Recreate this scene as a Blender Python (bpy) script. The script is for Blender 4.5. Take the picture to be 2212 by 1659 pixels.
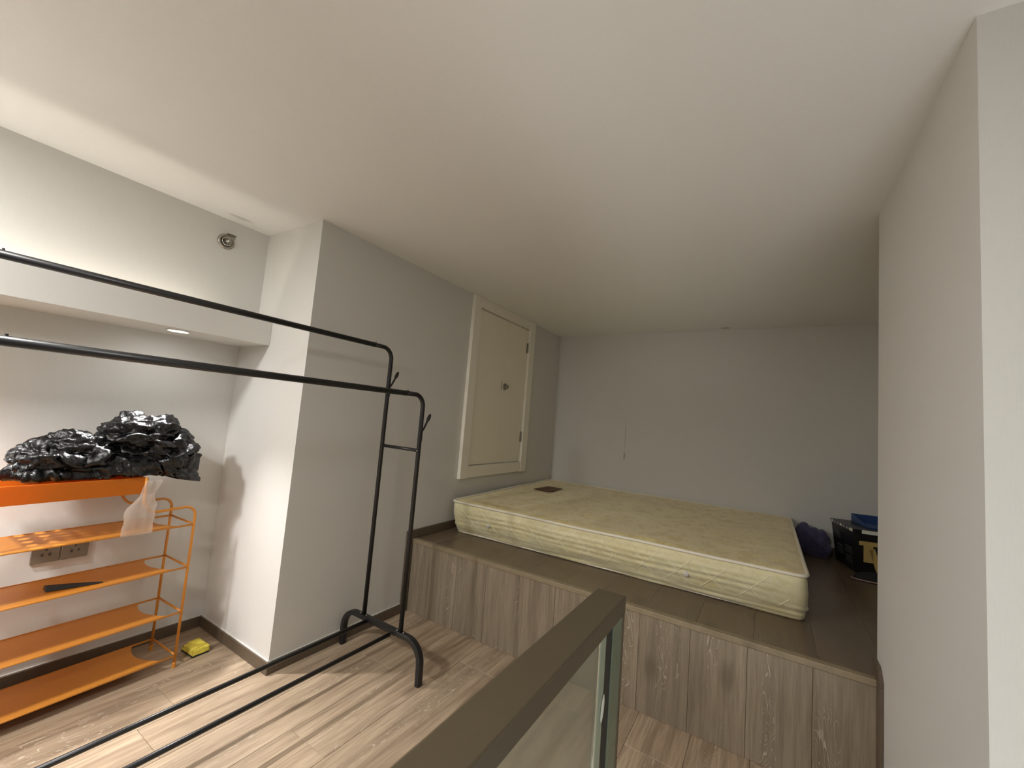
import bpy, bmesh, math, random
from mathutils import Vector, Matrix, noise

random.seed(7)
for _o in list(bpy.data.objects):
    bpy.data.objects.remove(_o)
SC = bpy.context.scene
COL = SC.collection

# ------------------------------------------------------------------ camera
CAM = Vector((1.9489, 0.0, 1.2648))
YAW, PITCH, ROLL, FPX = 0.56, 0.0854, 0.0805, 893.045
_c, _s = math.cos(YAW), math.sin(YAW)
fwd = Vector((-_s*math.cos(PITCH), _c*math.cos(PITCH), math.sin(PITCH)))
rgt = Vector((_c, _s, 0)); up = rgt.cross(fwd)
r2 = rgt*math.cos(ROLL) + up*math.sin(ROLL)
u2 = up*math.cos(ROLL) - rgt*math.sin(ROLL)
cd = bpy.data.cameras.new('camera'); cam = bpy.data.objects.new('camera', cd); COL.objects.link(cam)
cd.sensor_width = 36; cd.lens = FPX/2212*36; cd.clip_start = 0.02
M = Matrix((r2, u2, -fwd)).transposed().to_4x4(); M.translation = CAM
cam.matrix_world = M
SC.camera = cam

# ------------------------------------------------------------------ world, view, large lights
w = bpy.data.worlds.new('world'); SC.world = w; w.use_nodes = True
w.node_tree.nodes['Background'].inputs[0].default_value = (1.0, 0.94, 0.86, 1)
w.node_tree.nodes['Background'].inputs[1].default_value = 0.1   # ambient fill added through the open near end
SC.view_settings.view_transform = 'Standard'; SC.view_settings.look = 'None'
SC.view_settings.exposure = 0.5; SC.view_settings.gamma = 1.0
SC.view_settings.use_curve_mapping = False
try: SC.cycles.max_bounces = 10; SC.cycles.diffuse_bounces = 6
except Exception: pass

P_DOWN = 24.0          # ledge downlights (W)
P_COVE = 2.0           # led strip in the ledge trough
LXR, LYR = 0.10, -.80
P_STAIR = 22.0; COL_STAIR = (1.0, .99, .94)
P_ROOM = 42.0; P_SIDE_FILL = 3.0; P_DEEP_FILL = 22.0          # unseen ceiling lamp, then two added fill lights
COL_DOWN = (1.0, 0.98, 0.96); COL_COVE = (1.0, 0.90, 0.76); COL_ROOM = (1.0, 0.985, 0.96)

def light(name, kind, loc, power, color, rot=(0,0,0), parent=None, **kw):
    d = bpy.data.lights.new(name, kind); d.energy = power; d.color = color
    for k, v in kw.items(): setattr(d, k, v)
    o = bpy.data.objects.new(name, d); COL.objects.link(o)
    o.location = loc; o.rotation_euler = rot
    if parent: o.parent = parent
    return o

H = 2.2; XL = -0.6866; XU = -0.5107; YP = 1.179; Y1 = 4.024; ZP = 0.4463; YF = 2.0436
XR = 2.305; YW = 2.094; BH = 0.0557; XE = 2.95; YN = -2.0
light('room_lamp_and_fill', 'AREA', (LXR, LYR, 2.165), P_ROOM, COL_ROOM, shape='DISK', size=0.22)
light('room_side_fill', 'POINT', (LXR, LYR, 1.90), P_SIDE_FILL, COL_ROOM, shadow_soft_size=.07)  # point fill added to throw more light sideways
light('room_lamp_and_fill', 'AREA', (1.55, -1.1, 2.165), P_DEEP_FILL, COL_ROOM, shape='DISK', size=0.5)  # unseen fill lamp added to brighten the deep end and mattress
# area lamp standing in for an unseen lit storey below the stair opening
light('stairwell_glow', 'AREA', (2.6, -.9, -1.5), P_STAIR, COL_STAIR, rot=Vector((-1.6, 2.4, 3.7)).to_track_quat('-Z', 'Y').to_euler(), shape='RECTANGLE', size=.9, size_y=1.6)

# ------------------------------------------------------------------ helpers
def tag(o, label=None, cat=None, group=None, kind=None):
    if label: o['label'] = label
    if cat: o['category'] = cat
    if group: o['group'] = group
    if kind: o['kind'] = kind
    return o
def empty(name, loc, label, cat, rz=0, group=None):
    o = bpy.data.objects.new(name, None); COL.objects.link(o); o.empty_display_size = .05
    o.location = loc; o.rotation_euler = (0, 0, rz)
    return tag(o, label, cat, group)
def obj(name, bm, mat, parent=None, loc=None, smooth=False):
    me = bpy.data.meshes.new(name)
    if isinstance(bm, bmesh.types.BMesh):
        bmesh.ops.recalc_face_normals(bm, faces=bm.faces)
        bm.to_mesh(me); bm.free()
    else:
        me = bm
    me.materials.clear(); me.materials.append(mat)
    if smooth:
        for p in me.polygons: p.use_smooth = True
    o = bpy.data.objects.new(name, me); COL.objects.link(o)
    if parent: o.parent = parent
    if loc: o.location = loc
    return o
def box(bm, x0, x1, y0, y1, z0, z1, bev=0.0, seg=1):
    r = bmesh.ops.create_cube(bm, size=1)
    for v in r['verts']:
        v.co = Vector(((x0+x1)/2 + v.co.x*(x1-x0), (y0+y1)/2 + v.co.y*(y1-y0), (z0+z1)/2 + v.co.z*(z1-z0)))
    if bev > 0:
        es = list({e for v in r['verts'] for e in v.link_edges})
        bmesh.ops.bevel(bm, geom=es, offset=bev, segments=seg, affect='EDGES', profile=.5)
    return bm
def bx(*a, **k): return box(bmesh.new(), *a, **k)
def sweep(bm, pts, prof, closed_caps=True, up0=None):
    """sweep a list of 2D profile points along pts by parallel transport"""
    pts = [Vector(p) for p in pts]; n = len(pts); rings = []
    t = (pts[1]-pts[0]).normalized()
    a = Vector(up0) if up0 else (Vector((0,0,1)) if abs(t.z) < .9 else Vector((1,0,0)))
    nrm = (a - t*a.dot(t)).normalized()
    for i in range(n):
        if i == 0: t = (pts[1]-pts[0]).normalized()
        elif i == n-1: t = (pts[-1]-pts[-2]).normalized()
        else: t = ((pts[i]-pts[i-1]).normalized() + (pts[i+1]-pts[i]).normalized()).normalized()
        nrm = (nrm - t*nrm.dot(t)).normalized(); b = t.cross(nrm)
        rings.append([bm.verts.new(pts[i] + nrm*p[0] + b*p[1]) for p in prof])
    m = len(prof)
    for i in range(n-1):
        for j in range(m):
            bm.faces.new((rings[i][j], rings[i][(j+1) % m], rings[i+1][(j+1) % m], rings[i+1][j]))
    if closed_caps:
        bm.faces.new(rings[0][::-1]); bm.faces.new(rings[-1])
    return bm
def circ(r, n=12): return [(r*math.cos(2*math.pi*i/n), r*math.sin(2*math.pi*i/n)) for i in range(n)]
def tube(pts, r, n=12): return sweep(bmesh.new(), pts, circ(r, n))
def rounded(pts, r, seg=7):
    """polyline with filleted corners"""
    pts = [Vector(p) for p in pts]; out = [pts[0]]
    for i in range(1, len(pts)-1):
        a, b, c = pts[i-1], pts[i], pts[i+1]
        d1 = (a-b).normalized(); d2 = (c-b).normalized()
        ang = d1.angle(d2); rr = r[i-1] if isinstance(r, (list, tuple)) else r
        tl = min(rr/math.tan(ang/2), (a-b).length*.49, (c-b).length*.49)
        rr2 = tl*math.tan(ang/2)
        cen = b + (d1+d2).normalized()*(rr2/math.sin(ang/2))
        p0 = b+d1*tl; p1 = b+d2*tl; v0 = p0-cen; v1 = p1-cen
        th = v0.angle(v1)
        for k in range(seg+1):
            f = k/seg
            out.append(cen + (v0*math.sin((1-f)*th) + v1*math.sin(f*th))/math.sin(th))
    out.append(pts[-1]); return out
def lathe(prof, axis='z', n=28):
    bm = bmesh.new(); rings = []
    for (r, h) in prof:
        ring = []
        for i in range(n):
            a = 2*math.pi*i/n; x, y = r*math.cos(a), r*math.sin(a)
            co = {'z': (x, y, h), 'x': (h, x, y), 'y': (x, h, y)}[axis]
            ring.append(bm.verts.new(co))
        rings.append(ring)
    for a, b in zip(rings, rings[1:]):
        for i in range(n): bm.faces.new((a[i], a[(i+1) % n], b[(i+1) % n], b[i]))
    bm.faces.new(rings[0][::-1]); bm.faces.new(rings[-1])
    bmesh.ops.remove_doubles(bm, verts=bm.verts, dist=1e-6)
    return bm

# ------------------------------------------------------------------ materials
class NT:
    def __init__(s, name):
        s.m = bpy.data.materials.new(name); s.m.use_nodes = True
        s.t = s.m.node_tree; s.b = s.t.nodes['Principled BSDF']
    def n(s, ty, **kw):
        nd = s.t.nodes.new(ty)
        for k, v in kw.items():
            if k.startswith('i_'): nd.inputs[k[2:].replace('_', ' ')].default_value = v
            else: setattr(nd, k, v)
        return nd
    def l(s, a, b): s.t.links.new(a, b)
    def math(s, op, a, b=None, c=None):
        nd = s.t.nodes.new('ShaderNodeMath'); nd.operation = op
        for i, v in enumerate((a, b, c)):
            if v is None: continue
            if isinstance(v, (int, float)): nd.inputs[i].default_value = v
            else: s.l(v, nd.inputs[i])
        return nd.outputs[0]
    def ramp(s, fac, stops):
        r = s.t.nodes.new('ShaderNodeValToRGB'); e = r.color_ramp.elements
        while len(e) < len(stops): e.new(.5)
        for el, (p, c) in zip(e, stops):
            el.position = p; el.color = (*c, 1) if len(c) == 3 else c
        s.l(fac, r.inputs[0]); return r.outputs[0]
    def mix(s, fac, a, b, mode='MIX'):
        nd = s.t.nodes.new('ShaderNodeMix'); nd.data_type = 'RGBA'; nd.blend_type = mode
        for i, v in ((0, fac), (6, a), (7, b)):
            if isinstance(v, (int, float)): nd.inputs[i].default_value = v
            elif isinstance(v, tuple): nd.inputs[i].default_value = (*v, 1)
            else: s.l(v, nd.inputs[i])
        return nd.outputs[2]
    def bump(s, h, strength=.3, dist=.002):
        b = s.t.nodes.new('ShaderNodeBump'); b.inputs['Strength'].default_value = strength
        b.inputs['Distance'].default_value = dist; s.l(h, b.inputs['Height']); s.l(b.outputs[0], s.b.inputs['Normal'])
    def coord(s, kind='Object', scale=None, loc=None):
        tc = s.t.nodes.new('ShaderNodeTexCoord'); out = tc.outputs[kind]
        if scale or loc:
            mp = s.t.nodes.new('ShaderNodeMapping'); s.l(out, mp.inputs[0])
            if scale: mp.inputs['Scale'].default_value = scale
            if loc: mp.inputs['Location'].default_value = loc
            out = mp.outputs[0]
        return out
    def noise(s, vec, scale, detail=3, rough=.55, dist=0):
        nd = s.t.nodes.new('ShaderNodeTexNoise'); nd.inputs['Scale'].default_value = scale
        nd.inputs['Detail'].default_value = detail; nd.inputs['Roughness'].default_value = rough
        nd.inputs['Distortion'].default_value = dist; s.l(vec, nd.inputs['Vector']); return nd.outputs['Fac']
    def set(s, **kw):
        for k, v in kw.items():
            s.b.inputs[k.replace('_', ' ')].default_value = v

def simple(name, color, rough=.5, metal=0, var=.08, vscale=30, bump=0, **kw):
    k = NT(name); v = k.coord()
    f = k.noise(v, vscale)
    c = k.mix(f, tuple(x*(1-var) for x in color), tuple(min(1, x*(1+var)) for x in color))
    k.l(c, k.b.inputs['Base Color']); k.set(Roughness=rough, Metallic=metal)
    if bump: k.bump(f, bump, .001)
    for a, b in kw.items(): k.b.inputs[a.replace('_', ' ')].default_value = b
    return k.m

def segmask(k, vec, p0, p1, half, ax=(0, 1, 2), nscale=60, nz=.6):
    """stain mask: ellipse around p0..p1 midpoint in object space, half = half-sizes"""
    sub = k.n('ShaderNodeVectorMath', operation='SUBTRACT'); k.l(vec, sub.inputs[0]); sub.inputs[1].default_value = p0
    rt = k.n('ShaderNodeVectorRotate', rotation_type='Z_AXIS'); k.l(sub.outputs[0], rt.inputs[0]); rt.inputs['Angle'].default_value = p1
    dv = k.n('ShaderNodeVectorMath', operation='DIVIDE'); k.l(rt.outputs[0], dv.inputs[0]); dv.inputs[1].default_value = half
    ln = k.n('ShaderNodeVectorMath', operation='LENGTH'); k.l(dv.outputs[0], ln.inputs[0])
    nz_ = k.noise(vec, nscale, 4)
    a = k.math('ADD', ln.outputs['Value'], k.math('MULTIPLY', k.math('SUBTRACT', nz_, .5), nz*2))
    mr = k.n('ShaderNodeMapRange'); k.l(a, mr.inputs[0])
    mr.inputs[1].default_value = .45; mr.inputs[2].default_value = 1.0; mr.inputs[3].default_value = 1; mr.inputs[4].default_value = 0
    return mr.outputs[0]

def wall_mat(name, col, weave=True, marks=()):
    k = NT(name); v = k.coord('Object')
    # woven wallpaper: fine vertical fibres crossed by faint horizontal ones
    f1 = k.noise(k.coord('Object', scale=(420, 420, 26)), 1, 3)
    f2 = k.noise(k.coord('Object', scale=(60, 60, 300)), 1, 2)
    big = k.noise(v, 1.7, 3)
    h = k.math('ADD', k.math('MULTIPLY', f1, .7), k.math('MULTIPLY', f2, .3))
    c = k.mix(h, tuple(x*.93 for x in col), tuple(min(1, x*1.06) for x in col))
    c = k.mix(k.math('MULTIPLY', big, .35), c, tuple(x*f for x, f in zip(col, (1.0, .95, .90))))
    for (p, ang, half, dark, nz) in marks:
        m = segmask(k, v, p, ang, half, nz=nz)
        c = k.mix(k.math('MULTIPLY', m, dark[3]), c, dark[:3])
    k.l(c, k.b.inputs['Base Color']); k.set(Roughness=.75); k.b.inputs['Specular IOR Level'].default_value = .25
    if weave: k.bump(h, .25, .0008)
    return k.m
WALL = (0.67, 0.668, 0.645)
m_wall = wall_mat('woven_wallpaper', WALL)
m_back = wall_mat('woven_wallpaper_back', WALL, marks=[((.77, Y1, 1.0), 0, (.014, .05, .05), (.34, .24, .18, .55), .5),
                  ((.768, Y1, 1.2), 0, (.005, .05, .2), (.36, .30, .25, .5), .25)])
m_ceil = wall_mat('matt_ceiling_paint', (0.785, 0.795, 0.785), weave=False, marks=[
        ((-.425, .985, H), .05, (.022, .075, .05), (.36, .33, .30, .45), .5),
        ((1.61, 3.94, H), 0, (.05, .035, .05), (.25, .22, .17, .6), .3)])

def wood_mat(name, dark, mid, light_, axis='y', lime=(0.62, .55, .46), gloss=.38, lime_amt=1.0):
    k = NT(name)
    tc = k.coord('Object'); oi = k.n('ShaderNodeObjectInfo')
    # each board reads its own part of the grain
    off = k.n('ShaderNodeCombineXYZ')
    k.l(k.math('MULTIPLY', oi.outputs['Random'], 37.0), off.inputs[0]); k.l(k.math('MULTIPLY', oi.outputs['Random'], 91.0), off.inputs[1]); k.l(k.math('MULTIPLY', oi.outputs['Random'], 53.0), off.inputs[2])
    def stretched(across, along):
        sc = {'y': (across, along, across), 'z': (across, across, along)}[axis]
        mp = k.n('ShaderNodeMapping'); k.l(tc, mp.inputs[0]); mp.inputs['Scale'].default_value = sc
        ad = k.n('ShaderNodeVectorMath', operation='ADD'); k.l(mp.outputs[0], ad.inputs[0]); k.l(off.outputs[0], ad.inputs[1])
        return ad.outputs[0]
    fine = k.noise(stretched(150, 7), 1, 5, .6)
    streak = k.noise(stretched(26, 1.6), 1, 4, .55, .4)
    broad = k.noise(stretched(5, .9), 1, 2, .5)
    # cathedral rings: level lines of a stretched noise field
    ringf = k.noise(stretched(13, 3.4), 1, 2.0, .5, .8)
    rings = k.math('FRACT', k.math('MULTIPLY', ringf, 15.0))
    tri = k.math('ABSOLUTE', k.math('SUBTRACT', rings, .5))
    line = k.math('GREATER_THAN', k.math('ADD', tri, k.math('MULTIPLY', fine, .20)), .555)
    zone = k.ramp(k.noise(stretched(11, 1.0), 1, 2, .5), [(.54, (0, 0, 0)), (.62, (1, 1, 1))])
    c = k.ramp(streak, [(.28, dark), (.5, mid), (.75, light_)])
    c = k.mix(k.math('MULTIPLY', broad, .55), c, light_)
    c = k.mix(k.math('MULTIPLY', k.ramp(fine, [(.38, (1, 1, 1)), (.56, (0, 0, 0))]), .38), c, dark)
    heart = k.math('MULTIPLY', zone, .38)
    c = k.mix(heart, c, dark)
    limef = k.math('MULTIPLY', k.math('MULTIPLY', line, zone), .62*lime_amt)
    c = k.mix(limef, c, lime)
    knot = k.n('ShaderNodeTexVoronoi'); knot.inputs['Scale'].default_value = 1.0; k.l(stretched(4.2, 2.0), knot.inputs['Vector'])
    kn = k.ramp(knot.outputs['Distance'], [(.05, (1, 1, 1)), (.16, (0, 0, 0))])
    c = k.mix(k.math('MULTIPLY', kn, .5), c, tuple(x*.6 for x in dark))
    hv = k.n('ShaderNodeHueSaturation'); k.l(c, hv.inputs['Color'])
    k.l(k.math('ADD', .93, k.math('MULTIPLY', oi.outputs['Random'], .15)), hv.inputs['Value'])
    k.l(hv.outputs[0], k.b.inputs['Base Color'])
    k.l(k.math('ADD', gloss-.06, k.math('MULTIPLY', streak, .16)), k.b.inputs['Roughness'])
    k.bump(k.math('ADD', fine, k.math('MULTIPLY', line, -.4)), .22, .0007)
    return k.m
m_floor = wood_mat('limed_oak_floor', (.175, .118, .075), (.38, .28, .19), (.55, .43, .305), 'y', lime=(.68, .60, .48))
m_riser = wood_mat('limed_oak_riser', (.14, .108, .074), (.245, .195, .136), (.33, .27, .20), 'z', lime=(.56, .49, .39), gloss=.5)
m_deck = wood_mat('dimmed_deck_laminate', (.115, .082, .052), (.155, .112, .072), (.19, .14, .092), 'y', lime_amt=.12, gloss=.30)  # floor planks again, low light put into a darker, plainer colour
m_trimwood = wood_mat('brown_edge_laminate', (.22, .17, .105), (.26, .205, .13), (.30, .24, .155), 'y', lime_amt=0, gloss=.45)
m_base = simple('dark_brown_skirting', (.115, .085, .058), .4, var=.2, vscale=25)
m_caulk = simple('white_caulk', (.7, .68, .64), .6)
m_subfloor = simple('dark_joint', (.03, .022, .016), .8)
m_cream = simple('cream_gloss_paint', (.84, .81, .71), .32, var=.03, vscale=8)
m_black = simple('black_powder_coat', (.012, .012, .013), .34, var=.2, vscale=200, bump=.05)
m_chrome = simple('chrome', (.62, .60, .57), .18, metal=1)
m_nickel = simple('satin_nickel', (.40, .37, .32), .28, metal=1)
m_orange = simple('orange_powder_coat', (.62, .245, .032), .42, var=.10, vscale=140, bump=.06)
m_railing = simple('bronze_brown_metal', (.105, .083, .050), .42, metal=.25, var=.06, vscale=60)
m_rubber = simple('black_rubber_seal', (.012, .013, .011), .5)
m_plug = simple('taupe_socket_plate', (.21, .18, .135), .4, metal=.2, var=.05)
m_plugdark = simple('socket_slot', (.07, .06, .045), .5)

# ------------------------------------------------------------------ the room
T = .12
def struct(name, bm, mat, smooth=False): return tag(obj(name, bm, mat, smooth=smooth), kind='structure')
struct('ceiling', bx(XL-T, XE+T, YN-T, Y1+T, H, H+.1), m_ceil)
struct('wall_alcove_lower', bx(XL-T, XL, YN, YP+.3, 0, 1.60), m_wall)
struct('wall_alcove_upper', bx(XL-T, XU, YN, YP+.3, 1.60, H), m_wall)
struct('wall_left', bx(XL+.0005, 0, YP, Y1, 0, H), m_wall)
struct('wall_back', bx(-.0, XE+T, Y1, Y1+T, 0, H), m_back)
struct('wall_right', bx(XR, XE+T, YP-.005, YW, 0, H), m_wall)
struct('wall_right_near', bx(XE, XE+T, YN, YP-.006, 0, H), m_wall)
struct('wall_niche_side', bx(XE+.001, XE+T, YW+.001, Y1, 0, H), m_wall)
# bulkhead ledge of the alcove with an open light trough on top
bm = bmesh.new()
box(bm, XL+.0005, -.3722, YN, YP-.001, 1.558, 1.600)
box(bm, -.372, -.355, YN, YP-.001, 1.558, 1.682, bev=.001)
struct('wall_bulkhead', bm, m_wall)

# floor: a dark sub-floor and laminate planks
SX, SY = 1.70, 1.40          # stair opening: x > SX and y < SY
bm = bx(XL-T, SX, YN-T, Y1+T, -.06, -.010); box(bm, SX+.0001, XE+T, SY, Y1+T, -.06, -.010)
fl = struct('floor', bm, m_subfloor)
struct('wall_stairwell', bx(SX-.02, SX, YN-T, SY, -1.3, -.061), m_wall)
struct('wall_stairwell_end', bx(SX, XE+T, SY, SY+.02, -1.3, -.061), m_wall)
struct('wall_stairwell_right', bx(XE, XE+T, YN, SY-.001, -1.3, -.001), m_wall)
def plank_mesh(name, w_, l_, t_, axis, gap=.0005, ch=.0011):
    """chamfered board, centred, long in `axis`"""
    bm = bmesh.new(); a = w_/2-gap; b = l_/2-gap
    if axis == 'y':
        lo = [(-a, -b), (a, -b), (a, b), (-a, b)]; P = lambda x, y, z: (x, y, z)
    else:
        lo = [(-a, -b), (a, -b), (a, b), (-a, b)]; P = lambda x, y, z: (x, -z, y)
    rings = []
    for (ins, z) in ((0, 0), (0, t_-ch), (ch, t_)):
        rings.append([bm.verts.new(P(x-math.copysign(ins, x), y-math.copysign(ins, y), z)) for x, y in lo])
    for r0, r1 in zip(rings, rings[1:]):
        for i in range(4): bm.faces.new((r0[i], r0[(i+1) % 4], r1[(i+1) % 4], r1[i]))
    bm.faces.new(rings[-1]); bm.faces.new(rings[0][::-1])
    bmesh.ops.recalc_face_normals(bm, faces=bm.faces)
    me = bpy.data.meshes.new(name); bm.to_mesh(me); bm.free(); return me
_pc = {}
def plank(name, x0, x1, y0, y1, z0, t_, mat, parent, axis='y'):
    key = (name, mat.name, round(x1-x0, 4), round(y1-y0, 4), axis)
    if key not in _pc:
        _pc[key] = plank_mesh(name, x1-x0, y1-y0, t_, axis, *((.0002, .0006) if mat is m_deck else (.0005, .0011))); _pc[key].materials.append(mat)
    o = bpy.data.objects.new(name, _pc[key]); COL.objects.link(o); o.parent = parent
    return o
PW = .2161; SEAM0 = .618
joints = {0: 1.83, -1: 1.06, -2: .35, -3: .72, 4: 1.812, 1: 1.32, 2: .65, 3: 1.02, 5: 1.45, 6: .82}
k0 = math.floor((XL-SEAM0)/PW)
k = k0
while SEAM0 + k*PW < XE:
    x0 = max(SEAM0+k*PW, XL); x1 = min(SEAM0+(k+1)*PW, XE)
    yend = YF+.009 if x0 >= -.06 else YP
    ystart = YN if x0 < SX-.1 else SY
    if x0 < SX-.1: x1 = min(x1, SX)
    if x1-x0 > .012:
        ys = [joints.get(k, random.uniform(.2, 1.2))]
        while ys[0] > YN: ys.insert(0, ys[0]-1.215)
        while ys[-1] < yend: ys.append(ys[-1]+1.215)
        for a, b in zip(ys, ys[1:]):
            a = max(a, ystart); b = min(b, yend)
            if b-a > .01:
                o = plank('plank', x0, x1, a, b, 0, .010, m_floor, fl); o.location = ((x0+x1)/2, (a+b)/2, -.010)
    k += 1
# raised sleeping platform
pf = empty('raised_platform', (1.4, YF, 0), 'raised wooden sleeping platform with vertical board front, the mattress on it', 'platform')
def P(o):           # keep world placement under an Empty that is not rotated
    o.location = o.location - o.parent.location; return o
bm = bx(.001, XR-.001, YF+.012, YW, 0, ZP-.022); box(bm, .001, XE-.001, YW+.0005, Y1-.001, 0, ZP-.022)
pb = P(obj('platform_core', bm, m_subfloor, pf, (0, 0, 0)))
k = -3
while SEAM0 - .0185 + k*PW < XR:
    x0 = max(SEAM0-.0185+k*PW, 0.001); x1 = min(SEAM0-.0185+(k+1)*PW, XR-.0005)
    if x1-x0 > .01:
        o = plank('riser_board', x0, x1, 0, ZP-.024, 0, .011, m_riser, pf, 'z')
        o.location = ((x0+x1)/2, YF+.0118, (ZP-.024)/2); P(o)
    k += 1
k = -3
while SEAM0 + k*PW < XE:
    x0 = max(SEAM0+k*PW, .001); x1 = min(SEAM0+(k+1)*PW, XE)
    jj = YF + .03 + random.uniform(.5, 1.1)
    if x0 < XR < x1: spans = [(x0, XR-.0008, YF+.0305, YW), (x0, x1, YW+.0008, jj), (x0, x1, jj, Y1-.001)]
    elif x0 >= XR: spans = [(x0, min(x1, XE-.001), YW+.0008, jj), (x0, min(x1, XE-.001), jj, Y1-.001)]
    else: spans = [(x0, x1, YF+.0305, jj), (x0, x1, jj, Y1-.001)]
    for x0, x1, a, b in spans:
        if x1-x0 > .01:
            o = plank('plank', x0, x1, a, b, 0, .009, m_deck, pf); o.location = ((x0+x1)/2, (a+b)/2, ZP-.0095); P(o)
    k += 1
bm = bx(.001, XR-.001, YF+.012, YW, ZP-.0215, ZP-.0098); box(bm, .001, XE-.001, YW+.0005, Y1-.001, ZP-.0215, ZP-.0098)
P(obj('decking_base', bm, m_subfloor, pf, (0, 0, 0)))
P(obj('nosing', bx(.001, XR-.0005, YF-.004, YF+.030, ZP-.024, ZP+.001, bev=.003, seg=2), m_trimwood, pf, (0, 0, 0)))

# skirting
def skirt(name, bm_args, caulk=None):
    o = tag(obj(name, bx(*bm_args, bev=.002), m_base), kind='structure')
    if caulk: obj('caulk_bead', bx(*caulk), m_caulk, o)
    return o
BT = .012
skirt('baseboard_alcove', (XL+.0005, XL+BT, YN, YP-.0005, 0, BH), (XL+.0005, XL+.006, YN, YP-.001, BH, BH+.003))
skirt('baseboard_pier', (XL+BT, BT, YP-BT, YP-.0005, 0, BH), (XL+BT, 0, YP-.006, YP-.0007, BH, BH+.003))
skirt('baseboard_left', (.0005, BT, YP, YF-.005, 0, BH), (.0005, .005, YP, YF-.01, BH, BH+.002))
skirt('baseboard_left_upright', (.0005, BT, YF-.058, YF-.0042, BH+.003, ZP+BH))
skirt('baseboard_platform_left', (.0005, BT, YF-.003, Y1-.001, ZP+.001, ZP+BH))
skirt('baseboard_right_upright', (XR-BT, XR-.0005, YF-.058, YF-.0042, 0, ZP+.001))
bm = bmesh.new()
pr_ = [(YF-.058, ZP+.0015), (YF-.058, ZP+.018), (YF-.030, ZP+.046), (YF-.010, ZP+BH), (YW, ZP+BH), (YW, ZP+.0015)]
a = [bm.verts.new((XR-BT, y, z)) for y, z in pr_]; b = [bm.verts.new((XR-.0005, y, z)) for y, z in pr_]
bm.faces.new(a); bm.faces.new(b[::-1])
for i in range(len(a)): bm.faces.new((a[i], a[(i+1) % len(a)], b[(i+1) % len(a)], b[i]))
struct('baseboard_platform_right', bm, m_base)
skirt('baseboard_right', (XR-BT, XR-.0005, YP, YF-.0585, 0, BH))
skirt('baseboard_back', (BT, XE, Y1-BT, Y1-.0005, ZP+.001, ZP+BH))

# ------------------------------------------------------------------ lamps
m_glow = NT('lamp_glow'); m_glow.b.inputs['Emission Color'].default_value = (1, .97, .93, 1); m_glow.b.inputs['Emission Strength'].default_value = 30; m_glow = m_glow.m
m_glow2 = NT('led_glow'); m_glow2.b.inputs['Emission Color'].default_value = (*COL_COVE, 1); m_glow2.b.inputs['Emission Strength'].default_value = 3; m_glow2 = m_glow2.m
m_white = simple('white_plastic', (.75, .73, .70), .4)
def downlight(name, loc, label, power, group=None, r=.034, cone=92, soft=.022, tilt=(0, 0)):
    e = empty(name, loc, label, 'light', group=group)
    obj('trim_ring', lathe([(r+.009, -.0005), (r+.009, -.004), (r+.003, -.006), (r, -.003), (r, -.0005)]), m_white, e, smooth=True)
    obj('lens', lathe([(r-.001, -.0005), (r-.001, -.0022), (.004, -.0026)]), m_glow, e)
    l = light('downlight_beam', 'SPOT', (0, 0, -.012), power, COL_DOWN, rot=(math.radians(tilt[1]), -math.radians(tilt[0]), 0), parent=e, spot_size=math.radians(cone), spot_blend=.9, shadow_soft_size=soft)
    return e
downlight('recessed_downlight', (-.445, .80, 1.558), 'small round recessed downlight shining in the underside of the wall ledge', P_DOWN*3.2, 'downlights in the ledge', r=.038, cone=84, soft=.018, tilt=(22, -8))
downlight('recessed_downlight', (-.445, -.05, 1.558), 'recessed downlight in the ledge over the left end of the shoe rack', P_DOWN*2.4, 'downlights in the ledge', soft=.012)
downlight('recessed_downlight', (-.445, -.90, 1.558), 'recessed downlight at the near end of the ledge underside', P_DOWN, 'downlights in the ledge')
ls = empty('led_strip', (-.405, 0, 1.6), 'warm LED strip hidden in the trough on top of the wall ledge', 'light')
obj('strip_body', bx(-.006, .006, YN+.02, .92, .001, .006), m_glow2, ls)
light('strip_light', 'AREA', (0, (YN+.92)/2, .012), P_COVE, COL_COVE, rot=(math.pi, 0, 0), parent=ls, shape='RECTANGLE', size=.012, size_y=.92-YN-.02)
rl = empty('ceiling_lamp_and_fill', (LXR, LYR, H), 'round flat ceiling lamp near the left wall at the near end', 'light')
deep_fill = empty('ceiling_lamp_and_fill', (1.55, -1.1, H), 'wide round fill lamp added near the middle of the near end', 'light')
obj('lamp_body', lathe([(.28, -.0005), (.28, -.02), (.26, -.025)]), m_white, deep_fill)  # housing for the added fill lamp
obj('lamp_body', lathe([(.13, -.0005), (.13, -.02), (.12, -.025), (.03, -.026), (.012, -.03), (.010, -.20)]), m_white, rl, smooth=False)

# ------------------------------------------------------------------ sprinkler on the upper alcove wall
sp = empty('sprinkler_head', (XU, .968, 2.078), 'round chrome side-wall sprinkler head high on the wall above the ledge', 'sprinkler')
obj('escutcheon', lathe([(.040, .0005), (.040, .004), (.034, .009), (.028, .010), (.027, .005), (.004, .005)], 'x'), m_nickel, sp, smooth=True)
obj('cup', lathe([(.024, .005), (.024, .012), (.020, .014), (.018, .008), (.003, .008)], 'x'), m_chrome, sp, smooth=True)
obj('nozzle', lathe([(.010, .005), (.010, .022), (.006, .026), (.006, .034), (.002, .036)], 'x', 16), m_chrome, sp, smooth=True)
bm = tube([(.010, -.012, .008), (.040, -.010, .010), (.048, 0, .012), (.040, .012, .010), (.010, .012, .008)], .0022, 8)
obj('frame_arm', bm, m_nickel, sp)
bm = bx(.046, .066, -.020, .022, .026, .0275); box(bm, .046, .048, -.020, .022, .010, .0275)
obj('deflector', bm, m_nickel, sp)

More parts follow.
